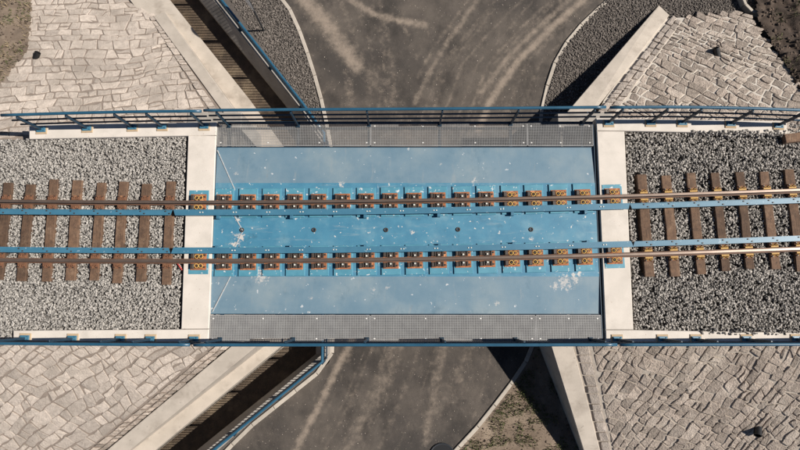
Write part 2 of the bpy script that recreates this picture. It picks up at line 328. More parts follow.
# ------------------------------------------------------------------ scattered stones (one mesh each)
_ico = bmesh.new(); bmesh.ops.create_icosphere(_ico, subdivisions=1, radius=1)
IV = np.array([v.co[:] for v in _ico.verts]); IF = np.array([[v.index for v in f.verts] for f in _ico.faces]); _ico.free()
def inpoly(pts, poly):
    x, y = pts[:, 0], pts[:, 1]; ins = np.zeros(len(pts), bool); n = len(poly)
    for i in range(n):
        (x1, y1), (x2, y2) = poly[i], poly[(i+1) % n]
        c = ((y1 > y) != (y2 > y)) & (x < (x2-x1)*(y-y1)/((y2-y1)+1e-12)+x1); ins ^= c
    return ins
def scatter_in(poly, n):
    a = np.array(poly); lo, hi = a.min(0), a.max(0); p = RNG.uniform(lo, hi, (int(n*3), 2)); p = p[inpoly(p, poly)]; return p[:n]
def stones(name, xy, z, smin, smax, m, parent=None, flat=.75):
    n = len(xy); k = len(IV)
    s = RNG.uniform(smin, smax, (n, 1, 1))*np.stack([RNG.uniform(.75, 1.25, n), RNG.uniform(.6, 1.0, n), RNG.uniform(.5, .9, n)], 1)[:, None, :]
    V = IV[None]*(1+RNG.uniform(-.28, .28, (n, k, 1)))*s
    e = RNG.uniform(-math.pi, math.pi, (n, 3)); e[:, :2] *= .35
    cx, sx, cy, sy, cz, sz = np.cos(e[:, 0]), np.sin(e[:, 0]), np.cos(e[:, 1]), np.sin(e[:, 1]), np.cos(e[:, 2]), np.sin(e[:, 2])
    R = np.empty((n, 3, 3))
    R[:, 0] = np.stack([cz*cy, cz*sy*sx-sz*cx, cz*sy*cx+sz*sx], 1); R[:, 1] = np.stack([sz*cy, sz*sy*sx+cz*cx, sz*sy*cx-cz*sx], 1); R[:, 2] = np.stack([-sy, cy*sx, cy*cx], 1)
    V = np.einsum('nij,nkj->nki', R, V)+np.concatenate([xy, np.reshape(z, (-1, 1))], 1)[:, None, :]
    F = (IF[None]+(np.arange(n)*k)[:, None, None]).reshape(-1, 3)
    me = bpy.data.meshes.new(name); me.vertices.add(n*k); me.vertices.foreach_set('co', V.reshape(-1))
    me.loops.add(F.size); me.loops.foreach_set('vertex_index', F.reshape(-1)); me.polygons.add(len(F))
    me.polygons.foreach_set('loop_start', np.arange(0, F.size, 3)); me.polygons.foreach_set('loop_total', np.full(len(F), 3)); me.update(); me.validate()
    me.materials.append(m); o = bpy.data.objects.new(name, me); return link(o, parent)

gl = [(p.x, p.y) for p in line([(226, -6), (312, 117), (331, 150), (331, 175), (322, 116), (309, 64), (299, 35), (290, 13), (278, -6)], GZ)]
xy = scatter_in(gl, 7000)
tag(stones('verge_gravel', xy, GZ+.065+RNG.uniform(-.01, .012, len(xy)), .016, .036, GRAV), 'fine grey gravel between the channel railing and the kerb', 'gravel', kind='stuff')
gr = [(p.x, p.y) for p in line([(612, -8), (590, 17), (571, 39), (559.5, 56), (551, 81), (545, 103), (542, 150), (575, 140), (700, 16), (770, 16), (770, -8)], GZ)]
xy = scatter_in(gr, 11000)
tag(stones('verge_gravel', xy, GZ+.06+RNG.uniform(-.01, .012, len(xy)), .016, .036, GRAV), 'fine dark grey gravel beside the curved kerb and wing wall', 'gravel', kind='stuff')

rp = [(p.x, p.y) for p in line([(290, -5), (600, -5), (560, 50), (545, 105), (540, 350), (460, 452), (230, 452), (330, 360), (330, 140), (310, 60)], GZ)]
xy = scatter_in(rp, 900)
tag(stones('road_grit', xy, np.array([GZ+.03*math.sin(math.pi*min(1, max(0, (x-xl(y))/(xr(y)-xl(y))))) for x, y in xy]), .008, .02, mat('pale_grit', (.34, .29, .24), (.24, .2, .17), 9, .9, var=.4, src='island')), 'scattered pale grit on the dusty road', 'grit', kind='stuff')

# ------------------------------------------------------------------ abutments and wing walls
pTR = plane3(P(612, 122, -1.9), P(672, 20, -2.98), P(800, 122, -1.2))
pBR = plane3(P(590, 349, -1.4), P(612, 450, -2.45), P(800, 349, -.25))
pTL = plane3(P(206, 108, -1.9), P(148, 16, -2.95), P(10, 122, -.55))
pBL = plane3(P(213, 349, -1.4), P(88, 450, -2.45), P(10, 349, -.25))
print('planes', pTR, pBR, pTL, pBL)
BT = .06                                       # top of the concrete frame
def px3(l, z): return [tuple(P(u, v, z)) for u, v in l]
def abutment(side):
    x0 = -5.3 if side < 0 else 5.3
    root = empty('bridge_abutment', (x0, P(400, 230, 0).y, -3.3))
    tag(root, 'pale concrete abutment frame around the %s ballast bed' % ('lighter left-hand' if side < 0 else 'darker right-hand'), 'abutment')
    L = root.location
    def pr(name, l, z, zb, m=CONC, c=.015): return MB().prism([Vector(p)-L for p in px3(l, z)], zb-L.z, c).obj(name, m, root)
    if side < 0:
        pr('backwall', [(188, 135.5), (216, 135.6), (208.8, 328.8), (181, 329)], BT, -3.4)
        pr('parapet_beam', [(29, 124.5), (216.6, 122), (216.1, 135.2), (29, 139)], BT, -2.6)
        pr('parapet_beam', [(13, 330.5), (208.8, 329.2), (208.2, 342.5), (13, 342)], BT, -2.6)
        f = P(246, 230, -1.5).x
        mb = MB().box(f-L.x-1.5, f-L.x, P(0, 342, -1.5).y-L.y, P(0, 122, -1.5).y-L.y, -.1, 3.3-.62, .02)
    else:
        pr('backwall', [(596.8, 131), (624.5, 131.2), (633.5, 329.6), (605.5, 329.6)], BT, -3.4)
        pr('parapet_beam', [(596, 118), (787, 121), (787, 134), (624.5, 130.8), (596.8, 130.6)], BT, -2.6)
        pr('parapet_beam', [(605.6, 330), (633.5, 330), (815, 333), (815, 343.5), (606, 343.5)], BT, -2.6)
        f = P(553, 230, -1.5).x
        mb = MB().box(f-L.x, f-L.x+1.5, P(0, 342, -1.5).y-L.y, P(0, 122, -1.5).y-L.y, -.1, 3.3-.62, .02)
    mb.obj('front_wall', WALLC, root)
    return root
abL, abR = abutment(-1), abutment(1)

def wing(label, top, zb=-3.35):
    c = sum((Vector(p) for p in top), Vector())/len(top); c.z = zb
    o = MB().prism([Vector(p)-c for p in top], 0, .015).obj('wing_wall', COPE, loc=c); tag(o, label, 'wall'); return o
def pz_(l): return [tuple(P(u, v, z)) for u, v, z in l]
wing('sloping concrete wing wall with black shadow wedge beside the curved gravel verge', pz_([(659, 5, -2.98), (549, 133, -1.85), (578, 132, -1.85), (669.5, 15, -2.98)]))
e1, e2 = P(552, 349, -1.45), P(583.5, 450, -2.45); f1, f2 = P(574, 349, -1.45), P(600, 450, -2.45)
def thru(a, b, t): return a+(b-a)*t
wing('concrete wing wall above the shaded grassy corner beside the road', [tuple(thru(e1, e2, -.12)), tuple(thru(e1, e2, 1.5)), tuple(thru(f1, f2, 1.5)), tuple(thru(f1, f2, -.12))])
wing('concrete wing wall coping beside the drainage channel near the round road sign', pz_([(165, 12, -2.9), (240, 117, -1.85), (228, 119, -1.85), (153, 16, -2.9)]))
e1, e2 = P(250.7, 351, -1.45), P(130, 450, -2.45); f1, f2 = P(226.5, 350, -1.45), P(107, 450, -2.45)
wing('concrete wing wall coping above the shaded drainage channel below the bridge', [tuple(thru(e1, e2, -.06)), tuple(thru(e1, e2, 1.5)), tuple(thru(f1, f2, 1.5)), tuple(thru(f1, f2, -.06))])

from mathutils import noise as mn
# ------------------------------------------------------------------ stone paving on the four embankment slopes
def clip(poly, p, n):                          # keep the side where (x-p).n <= 0
    out = []
    for i in range(len(poly)):
        a, b = poly[i], poly[(i+1) % len(poly)]; da, db = (a-p).dot(n), (b-p).dot(n)
        if da <= 0: out.append(a)
        if da*db < 0: out.append(a+(b-a)*(da/(da-db)))
    return out
def stone_obj(poly, pl, joint, parent, m, hmin, hmax, name='stone', bev=.015, tilt=.05):
    if sum(poly[i-1].x*poly[i].y-poly[i].x*poly[i-1].y for i in range(len(poly))) < 0: poly = poly[::-1]
    c = sum(poly, Vector((0, 0)))/len(poly)
    # inset for the joint, cut small corners
    q = []
    n = len(poly)
    for i in range(n):
        a, b, d = poly[i-1], poly[i], poly[(i+1) % n]
        r_ = random.uniform(.012, .04)
        if abs((b-a).normalized().dot((d-b).normalized())) > .8: q.append(b)
        else: q += [b.lerp(a, min(.3, r_/max((a-b).length, .01))), b.lerp(d, min(.3, r_/max((d-b).length, .01)))]
    def shrink(ps, d):
        out = []; k = len(ps)
        for i in range(k):
            e1, e2 = (ps[i]-ps[i-1]), (ps[(i+1) % k]-ps[i]); nn = Vector((-e1.y, e1.x)).normalized()+Vector((-e2.y, e2.x)).normalized()
            v_ = nn/max(.6, nn.length_squared)*2*d
            if v_.length > (c-ps[i]).length*.5: v_ = (c-ps[i])*.5
            out.append(ps[i]+v_)
        return out
    lo = shrink(q, joint); hi = shrink(q, joint+bev); mid = shrink(q, joint+bev*.25)
    h = random.uniform(hmin, hmax); tx_, ty_ = random.uniform(-tilt, tilt), random.uniform(-tilt, tilt)
    c3 = Vector((c.x, c.y, pz(pl, c.x, c.y)))
    def up(ps, dz, tl=1): return [(p.x-c.x+random.uniform(-.004, .004), p.y-c.y+random.uniform(-.004, .004), pz(pl, p.x, p.y)-c3.z+dz+tl*(tx_*(p.x-c.x)+ty_*(p.y-c.y))+random.uniform(-.006, .006)*tl) for p in ps]
    k = len(q); v = up(lo, -.06, 0)+up(mid, h-bev*.6)+up(hi, h)+up([c+(Vector((random.uniform(-.03, .03), random.uniform(-.03, .03))))], h+random.uniform(-.006, .012))
    f = [(i, (i+1) % k, (i+1) % k+k, i+k) for i in range(k)]+[(i+k, (i+1) % k+k, (i+1) % k+2*k, i+2*k) for i in range(k)]+[(2*k+i, 2*k+(i+1) % k, 3*k) for i in range(k)]
    o = obj(name, v, f, m, parent, loc=c3); return o
def paving(label, poly_px, pl, ang, sx, sy, m, mm, joint, hh, clips=(), bed=None, warp=.2, skew=.42):
    """coursed rubble: wavy rows of four-sided stones of uneven length"""
    poly = [PP(u, v, pl).xy for u, v in poly_px]
    bp = [PP(u, v, pl) for u, v in (bed or poly_px)]
    root = MB().prism([(p.x, p.y, p.z-.004) for p in bp], -3.5).obj('stone_paving', mm); tag(root, kind='structure')
    c = sum(poly, Vector((0, 0)))/len(poly); ca, sa = math.cos(ang), math.sin(ang)
    def W_(a, b):                               # smooth bending of the rows
        da = warp*mn.noise(Vector((a*.45, b*.45, ang*7))); db = warp*1.6*mn.noise(Vector((a*.38+9, b*.38, ang*5)))+.075*mn.noise(Vector((a*1.3, b*1.3, 4.4))); da += .075*mn.noise(Vector((a*1.3, b*1.3, 8.4)))
        a, b = a+da, b+db; return Vector((c.x+ca*a-sa*b, c.y+sa*a+ca*b))
    R = max((p-c).length for p in poly)+.6; cells = []; b0 = -R
    while b0 < R:
        hgt = sy*random.uniform(.66, 1.2); a0 = -R-random.uniform(0, sx); k0 = random.uniform(-skew, skew)*hgt
        while a0 < R:
            w = sx*random.choice((.55, .75, .9, 1.0, 1.1, 1.25))*random.uniform(.85, 1.15); k1 = random.uniform(-skew, skew)*hgt
            jb = lambda: random.uniform(-.034, .034)
            if random.random() < .16 and hgt > sy:                        # two small ones above each other
                f = random.uniform(.4, .6)
                parts = [(0, f), (f, 1)]
            else: parts = [(0, 1)]
            for f0, f1 in parts:
                A, B = (a0+k0*f0, b0+hgt*f0), (a0+w+k1*f0, b0+hgt*f0); C_, D_ = (a0+w+k1*f1, b0+hgt*f1), (a0+k0*f1, b0+hgt*f1)
                q = [A, ((A[0]+B[0])/2+jb(), A[1]+jb()), B, C_, ((C_[0]+D_[0])/2+jb(), C_[1]+jb()), D_]
                cells.append([W_(x+jb()*.6, y+jb()*.6) for x, y in q])
            a0 += w; k0 = k1
        b0 += hgt
    cl = []
    for (a, b) in clips:
        a, b = PP(*a, pl).xy, PP(*b, pl).xy; d = (b-a).normalized(); nn = Vector((d.y, -d.x)); cl.append((a, nn if (c-a).dot(nn) < 0 else -nn))
    cen = np.array([(sum(q, Vector((0, 0)))/len(q))[:] for q in cells]); ins = inpoly(cen, [p[:] for p in poly]); keep = []
    for k in np.nonzero(ins)[0]:
        cell = cells[k]
        for a, nn in cl:
            if len(cell) >= 3: cell = clip(cell, a, nn)
        if len(cell) < 3: continue
        cc = [cell[0]]
        for p in cell[1:]:
            if (p-cc[-1]).length > .035: cc.append(p)
        if len(cc) > 3 and (cc[0]-cc[-1]).length < .035: cc.pop()
        if len(cc) < 3: continue
        area = sum(cc[i].x*cc[(i+1) % len(cc)].y-cc[(i+1) % len(cc)].x*cc[i].y for i in range(len(cc)))/2
        if area < .012: continue
        keep.append(cc)
    vc = PP(400, 225, pl).xy
    keep.sort(key=lambda q: (q[0]-vc).length); print('paving', label, len(keep))
    rest = []
    for i, cc in enumerate(keep):
        o = stone_obj(cc, pl, joint*random.uniform(.6, 1.5), root, m, *hh)
        if i >= 270: rest.append(o)
    if rest:                                    # the outermost ones, past the limit, as one part
        mb = MB()
        for o in rest: mb.add([v.co+o.location for v in o.data.vertices], [tuple(p.vertices) for p in o.data.polygons]); me = o.data; bpy.data.objects.remove(o); bpy.data.meshes.remove(me)
        tag(mb.obj('outer_stones', m, root), kind='stuff')
    return root
def edging(root, A, B, A2, B2, pl, m, step, joint, hh, rows=1, raise_=0.0):   # a row of stones between the lines A-B and A2-B2
    a, b, a2, b2 = [PP(*q, pl).xy for q in (A, B, A2, B2)]
    for r in range(rows):
        t = 0.0; L = (b-a).length; s0, s1 = r/rows, (r+1)/rows
        while t < L-.08:
            w = min(step*random.uniform(.55, 1.6), L-t); u0, u1 = t/L, (t+w)/L
            jj = lambda: random.uniform(-.012, .012)
            def pt(u, s): return Vector((jj(), jj()))+ a.lerp(b, u).lerp(a2.lerp(b2, u), s)
            pll = (pl[0]+raise_*random.uniform(.3, 1.3), pl[1], pl[2])
            stone_obj([pt(u0, s0), pt(u1, s0), pt(u1, s1), pt(u0, s1)], pll, joint, root, m, hh[0], hh[1], 'edging_stone', tilt=.03)
            t += w

tl = paving('TL', [(30, -20), (140, -20), (222, 110), (226, 130), (29, 139), (-45, 143), (-45, 108), (2, 78), (26, 47)], pTL, math.radians(14), .37, .28, ST_L, MOR_L, .009, (.006, .026),
            clips=[((125, -25), (207, 110))], bed=[(26, -30), (160, -30), (158, 8), (222, 112), (222, 133), (29, 140), (-90, 144), (-90, 116), (3, 78), (27, 46)])
edging(tl, (147, 14), (210, 112), (154, 13), (219, 112), pTL, ST_L, .2, .010, (.01, .03), 1, .03)
tr = paving('TR', [(664, 16), (748, 11), (806, 93), (850, 150), (850, 132), (586, 128), (602, 105)], pTR, math.radians(-36), .31, .235, ST_R, MOR_T, .011, (.006, .036),
            clips=[((683, 20), (614, 116))], bed=[(664, 18), (747, 16), (802, 93), (885, 192), (885, 134), (590, 134), (604, 100)])
edging(tr, (672, 16), (588, 124), (681, 22), (607, 124), pTR, ST_L, .26, .008, (.02, .04), 2, .03)
br = paving('BR', [(575, 342), (825, 342), (825, 462), (603, 462), (585, 410)], pBR, math.radians(64), .31, .24, ST_R, MOR_R, .007, (.008, .042),
            clips=[((592, 345), (617, 470))], bed=[(572, 340), (890, 340), (890, 480), (606, 480)], warp=.2)
edging(br, (576, 346), (606, 468), (589, 346), (614, 468), pBR, ST_L, .24, .010, (.01, .03), 1, .03)
bl = paving('BL', [(-50, 340), (232, 340), (222, 352), (104, 451), (82, 470), (-50, 470)], pBL, math.radians(34), .34, .26, ST_L, MOR_L, .009, (.008, .030),
            clips=[((64, 470), (216, 343))], bed=[(-90, 340), (232, 340), (222, 352), (106, 450), (72, 480), (-90, 480)], warp=.22)
edging(bl, (68, 468), (218, 344), (86, 468), (232, 345), pBL, ST_R, .25, .010, (.01, .04), 2, .02)

# soil banks beyond the paving
from mathutils import noise as mn
def soil(name, poly_px, pl, m, step, amp, lift=.05):
    poly = [PP(u, v, pl).xy for u, v in poly_px]; a = np.array([p[:] for p in poly]); lo, hi = a.min(0), a.max(0)
    nx, ny = int((hi[0]-lo[0])/step)+2, int((hi[1]-lo[1])/step)+2; mb = MB(); v = []
    for j in range(ny):
        for i in range(nx):
            x, y = lo[0]+i*step, lo[1]+j*step; p = Vector((x*1.7, y*1.7, 3.1))
            v.append((x, y, max(pz(pl, x, y), GZ-.02)+lift+amp*mn.fractal(p, 1.0, 2.0, 5)))
    cen = np.array([(lo[0]+(i+.5)*step, lo[1]+(j+.5)*step) for j in range(ny-1) for i in range(nx-1)]); ins = inpoly(cen, [p[:] for p in poly])
    f = [(j*nx+i, j*nx+i+1, (j+1)*nx+i+1, (j+1)*nx+i) for j in range(ny-1) for i in range(nx-1) if ins[j*(nx-1)+i]]
    used = sorted({i for q in f for i in q}); mp = {u: k for k, u in enumerate(used)}
    o = obj(name, [v[u] for u in used], [tuple(mp[i] for i in q) for q in f], m, smooth=True); tag(o, kind='structure'); return o, [p[:] for p in poly]
s1, q1_ = soil('soil_bank', [(33, -40), (32, 20), (29, 50), (4, 82), (-90, 122), (-120, -40)], pTL, SOIL, .06, .07)
s2, q2_ = soil('soil_bank', [(756, 20), (800, 90), (900, 215), (960, 215), (960, -40), (756, -40)], pTR, DSOIL, .05, .15)
def zat(o):
    me = o.data; co = np.array([v.co[:] for v in me.vertices]);
    def f(xy):
        z = np.empty(len(xy))
        for i, p in enumerate(xy): z[i] = co[((co[:, :2]-p)**2).sum(1).argmin(), 2]
        return z
    return f
xy = scatter_in(q1_, 900); tag(stones('soil_clods', xy, zat(s1)(xy), .015, .05, CLOD), 'small dry clods on the bank beside the cream paving', 'soil', kind='stuff')
xy = scatter_in(q2_, 1500); tag(stones('soil_clods', xy, zat(s2)(xy), .02, .075, CLOD), 'dark brown clods on the bank beside the buff paving', 'soil', kind='stuff')
def blades(name, xy, z, hmin, hmax, w, m, label):
    mb = MB()
    for (x, y), zz in zip(xy, z):
        a = random.uniform(0, 6.28); h = random.uniform(hmin, hmax); ln = random.uniform(.3, 1.1)*h; b = random.uniform(0, 6.28)
        dx, dy = math.cos(a)*w, math.sin(a)*w; ex, ey = math.cos(b)*ln, math.sin(b)*ln
        mb.add([(x-dx, y-dy, zz-.01), (x+dx, y+dy, zz-.01), (x+dx*.6+ex*.5, y+dy*.6+ey*.5, zz+h*.75), (x-dx*.6+ex*.5, y-dy*.6+ey*.5, zz+h*.75), (x+ex, y+ey, zz+h)], [(0, 1, 2, 3), (3, 2, 4)])
    tag(mb.obj(name, m), label, 'grass', kind='stuff')
def clumpy(poly, n, sc, th, seed):
    p = scatter_in(poly, n); k = np.array([mn.fractal(Vector((x*sc, y*sc, seed)), 1, 2, 3) for x, y in p]); return p[k > th]
gp = [(p.x, p.y) for p in line([(540, 345), (600, 345), (640, 520), (400, 520), (460, 453), (507, 397), (519, 378)], GZ)]
xy = clumpy(gp, 16000, 1.5, .02, 4.0)
blades('grass', xy, np.full(len(xy), GZ+.05), .04, .12, .010, GRASS, 'patchy green grass between the lower kerb and the shaded wing wall')
xy = clumpy(gp, 5000, 1.3, -.3, 9.0)
blades('dry_grass', xy, np.full(len(xy), GZ+.05), .02, .07, .008, STRAW, 'dry straw scattered in the grassy corner by the lower kerb')
xy = scatter_in(gp, 500); tag(stones('soil_clods', xy, np.full(len(xy), GZ+.055), .012, .04, CLOD), 'small clods among the grass below the bridge', 'soil', kind='stuff')
xy = clumpy(q1_, 5000, 1.2, -.05, 2.0)
blades('dry_grass', xy, zat(s1)(xy), .04, .12, .010, STRAW, 'dry straw coloured grass on the bank beside the cream paving')
xy = clumpy(q2_, 9000, .8, .10, 6.0)
blades('grass', xy, zat(s2)(xy), .05, .16, .012, GRASS, 'green weeds growing on the dark soil bank')
xy = clumpy(q1_, 3500, 1.0, .12, 7.0)
blades('grass', xy, zat(s1)(xy), .05, .12, .012, GRASS, 'olive weeds on the dry bank beside the cream paving')
# kerb fragment at the far bank
ks = [P(u, v, -2.8) for u, v in [(741, -8), (746, 4), (753, 11), (762, 12), (771, 10)]]
kroot = empty('kerb', (ks[2].x, ks[2].y, GZ)); tag(kroot, 'short bent pale kerb fragment at the edge of the dark soil bank', 'kerb')
for p, q in zip(ks[:-1], ks[1:]):
    d = (q-p).normalized(); n = Vector((-d.y, d.x, 0))*.05
    MB().prism([(*(c.xy-kroot.location.xy), .3) for c in (p-n, q-n, q+n, p+n)], -.1, .012).obj('kerb_stone', KERB, kroot)

# ------------------------------------------------------------------ ballast
def ballast(label, poly_px, m, n, extra=(), void=None, zb=-.2):
    poly = [P(u, v, -.04) for u, v in poly_px]
    bed = MB().prism([(p.x, p.y, zb) for p in poly], -3.5).obj('ballast_bed', BALBED); tag(bed, kind='structure')
    pl = [(p.x, p.y) for p in poly]; xy = scatter_in(pl, n)
    if void: xy = xy[~inpoly(xy, [P(u, v, -.03).xy[:] for u, v in void])]
    z = -.055+RNG.uniform(0, .035, len(xy))+np.array([.025*mn.noise(Vector((x*1.1, y*1.1, 0))) for x, y in xy])
    for ep, k in extra:
        e = scatter_in([P(u, v, BT).xy[:] for u, v in ep], k); xy = np.concatenate([xy, e]); z = np.concatenate([z, BT+RNG.uniform(.0, .03, len(e))])
    tag(stones('ballast', xy, z, .019, .041, m), label, 'ballast', kind='stuff')
ballast('pale grey crushed stone ballast around the left-hand sleepers', [(-130, 143), (29, 139.2), (186.3, 136), (179.3, 328.5), (12, 330), (11, 343), (-130, 345)], BAL_L, 36000, zb=-.085)
ballast('dark grey crushed stone ballast around the right-hand sleepers', [(625, 131.5), (787, 134), (930, 138), (930, 336), (815, 332.5), (634, 329.5)], BAL_R, 32000,
        [([(690, 131), (785, 130), (785, 137), (690, 136)], 160), ([(700, 329), (812, 328), (812, 335), (700, 334)], 110), ([(788, 124), (830, 124), (830, 140), (788, 140)], 220)], void=[(632.5, 172), (640, 172), (646, 272), (639, 276)])

# ------------------------------------------------------------------ track: rails, guard rails, sleepers
RZ = .075                                      # underside of the rail
def sweep(name, prof, x0, x1, off, z, m, step=.6, matidx=None, loc=None, skew=0):
    n = max(2, int((x1-x0)/step)); mb = MB(); k = len(prof)
    xs = [x0+(x1-x0)*i/n for i in range(n+1)]; loc = loc or Vector((0, 0, 0))
    v = []
    for i, x in enumerate(xs):
        a = ta(x); c = toff(x, off); sk = skew if i == n else (-skew if i == 0 else 0)
        for (py, pz_2) in prof: v.append((c.x-math.sin(a)*py+sk*py-loc.x, c.y+math.cos(a)*py-loc.y, z+pz_2-loc.z))
    f = [(i*k+j, i*k+(j+1) % k, (i+1)*k+(j+1) % k, (i+1)*k+j) for i in range(n) for j in range(k)]+[tuple(range(k-1, -1, -1)), tuple(range(n*k, n*k+k))]
    me = mesh(name, v, f, m)
    if matidx:
        for p in me.polygons:
            if p.index < n*k: p.material_index = matidx[p.index % k]
    fixn(me); o = bpy.data.objects.new(name, me); o.location = loc; return link(o)
prof = [(-.0625, 0), (-.0625, .012), (-.012, .03), (-.008, .1), (-.034, .112), (-.036, .14), (-.026, .149), (.026, .149), (.036, .14), (.034, .112), (.008, .1), (.012, .03), (.0625, .012), (.0625, 0)]
idx = [0]*14; idx[6] = 1; idx[5] = 1; idx[7] = 1
GAU = .7535
for off, lb in ((GAU, 'rusty steel running rail on the side of the open railing, upper of two'), (-GAU, 'rusty steel running rail nearer the lower walkway, lower of two')):
    p = toff(0, off); o = sweep('running_rail', prof, -14.5, 14.5, off, RZ, [RAILM, RAILT], .4, idx, Vector((0, p.y, RZ))); tag(o, lb, 'rail', 'running rails')

bolt_me = MB().cyl(0, 0, 0, .02, .018, 6).mesh('bolt', DARKST)
wbolt_me = MB().cyl(0, 0, 0, .016, .017, 6).mesh('bolt', NUT)
gx = {'L': (-14.5, tx(171, 212, .2)), 'D': (tx(174, 212, .2), tx(630, 206, .2)), 'R': (tx(632, 206, .2), 14.5)}
aprof = lambda s: [(-.07*s, .0), (-.07*s, .012), (.058*s, .012), (.058*s, .035), (.07*s, .035), (.07*s, -.06), (.058*s, -.06), (.058*s, .0)]
sleepL = [-16, 6.4, 29, 53, 76.6, 100, 122.5, 145.7, 170.5]; sleepR = [643.3, 668, 693.5, 717.6, 742, 767, 792, 817]
sleepX = [(tx(u, 190, .05), .0) for u in sleepL]; sleepXR = [(tx(u, 180, .05), 0) for u in sleepR]
def guard(part, s, label):
    off = (GAU-.265)*s; x0, x1 = gx[part]
    p = toff((x0+x1)/2, off); base = Vector((p.x, p.y, .07))
    z = .19 if part == 'D' else .155
    pr = [(-.077, -.012), (-.077, .0), (.077, .0), (.077, -.012)] if part == 'D' else aprof(s)
    if part == 'D': pr = [(-.077, -.05), (-.077, .0), (.077, .0), (.077, -.05), (.065, -.05), (.065, -.012), (-.065, -.012), (-.065, -.05)]
    root = empty('guard_rail', base); tag(root, label, 'guard rail', 'blue guard rails inside the track')
    o = sweep('rail_bar', pr, x0, x1, off, z, BGUARD, .5, None, base, skew=.35*s); o.parent = root; o.location = (0, 0, 0)
    if part == 'D':
        for i in range(13):
            x = x0+.7+(x1-x0-1.4)*i/12
            for dx in (-.035, .035):
                q = toff(x+dx, off)-base; inst('bolt', wbolt_me, root, (q.x, q.y, z-base.z))
        for i in range(6):
            x = x0+1.1+(x1-x0-2.2)*i/5; q = toff(x, off-.07*s)-base
            MB().box(-.04, .04, -.09, .06, -.07, z-.052-.07, .004).obj('bracket', BGUARD, root, (q.x, q.y, .0), fix=False)
    else:
        for x, _ in (sleepX if part == 'L' else sleepXR):
            if x0 < x < x1:
                for dx, dy in ((-.05, .03), (.05, -.03)):
                    q = toff(x+dx, off+dy)-base; inst('bolt', bolt_me, root, (q.x, q.y, z+.012-base.z))
                q = toff(x, off)-base; MB().box(-.06, .06, -.06, .06, -.03, z-base.z-.001).obj('bracket', DARKST, root, (q.x, q.y, 0))
for part, w in (('L', 'over the left-hand sleepers'), ('D', 'across the blue bridge deck'), ('R', 'over the right-hand sleepers')):
    guard(part, 1, 'blue steel guard rail %s, the upper of the pair' % w); guard(part, -1, 'blue steel guard rail %s, the lower of the pair' % w)

# fastenings (rail runs along local x)
plate_me = MB().box(-.20, .20, -.225, .225, 0, .02, .004).mesh('base_plate', RUST)
splate_me = MB().box(-.115, .115, -.19, .19, 0, .018, .004).mesh('base_plate', SRUST)
def clamp_mesh(s):
    mb = MB(); mb.box(-.06, .06, min(.055*s, .185*s), max(.055*s, .185*s), .02, .07, .012); mb.box(-.192, -.12, min(.075*s, .2*s), max(.075*s, .2*s), .02, .06, .01); mb.box(-.105, -.075, min(.07*s, .19*s), max(.07*s, .19*s), .02, .075, .006)
    mb.box(.085, .125, min(.07*s, .19*s), max(.07*s, .19*s), .02, .06, .006)
    return mb.mesh('rail_clamp', DARKST)
def ring_mesh(s):
    mb = MB()
    for x in (-.03, .078): mb.torus(x, .12*s,   .075, .05, .012, 12, 5, (0, -.25*s))
    return mb.mesh('spring_clip', YEL, smooth=True)
def shoulder_mesh(s):
    mb = MB(); mb.box(-.19, -.10, min(.065*s, .2*s), max(.065*s, .2*s), .02, .085, .015); mb.box(-.01, .06, min(.08*s, .16*s), max(.08*s, .16*s), .02, .055, .01); mb.cyl(-.02, .12*s, .02, .07, .02, 6); mb.cyl(.072, .12*s, .02, .07, .02, 6)
    return mb.mesh('shoulder', DARKST)
CLM = {s: clamp_mesh(s) for s in (1, -1)}; RNGM = {s: ring_mesh(s) for s in (1, -1)}; SHM = {s: shoulder_mesh(s) for s in (1, -1)}
NUTM = {s: MB().cyl(0, .105*s, .07, .1, .024, 6).mesh('nut', NUT) for s in (1, -1)}
SCR = {s: MB().cyl(.16, .15*s, .02, .05, .024, 6).mesh('screw', DARKST) for s in (1, -1)}
def fasten(parent, yellow, z):
    inst('base_plate', plate_me, parent, (0, 0, z))
    for s in (1, -1):
        if yellow: inst('shoulder', SHM[s], parent, (0, 0, z)); inst('spring_clip', RNGM[s], parent, (0, 0, z))
        else: inst('rail_clamp', CLM[s], parent, (0, 0, z)); inst('nut', NUTM[s], parent, (0, 0, z))
        inst('screw', SCR[s], parent, (0, 0, z))

# sleepers
def sleeper(x, label, grp):
    c = toff(x, 0); a = ta(x)+random.uniform(-.012, .012); L = 1.3+random.uniform(-.05, .04); w = .122+random.uniform(-.008, .008); sh = random.uniform(-.05, .05)
    root = empty('sleeper', (c.x, c.y, -.12), a); tag(root, label, 'sleeper', grp)
    mb = MB(); n = 8; rows = []
    for i in range(n+1):
        y = -L+sh+2*L*i/n; d = random.uniform(-.006, .006)
        rows.append([(-w+d, y, 0), (-w+d, y, .155), (-w+.015+d, y, .17+random.uniform(-.004, .003)), (random.uniform(-.02, .02), y, .172+random.uniform(-.005, .002)), (w-.015+d, y, .17+random.uniform(-.004, .003)), (w+d, y, .155), (w+d, y, 0)])
    mb.loft(rows); k = 7; mb.f += [tuple(range(k)), tuple(range(n*k+k-1, n*k-1, -1))]
    mb.obj('timber', WOOD, root, fix=True)
    for s in (1, -1):
        bp = inst('base_plate', splate_me, root, (0, s*GAU, .172))
        for t in (1, -1):
            mb = MB()
            mb.box(-.1, .1, min(.07*t, .11*t), max(.07*t, .11*t), .018, .045, .008); mb.torus(-.045, .125*t, .04, .026, .01, 10, 4); mb.torus(.045, .125*t, .04, .026, .01, 10, 4)
            mb.obj('spring_clip', YEL if x > 0 else SRUST, bp)
            for dx in (-.075, .075): MB().cyl(dx, .165*t, .018, .045, .017, 6).obj('screw', DARKST, bp)
ordn = ['nearest', 'second', 'third', 'fourth', 'fifth', 'sixth', 'seventh', 'eighth', 'ninth']
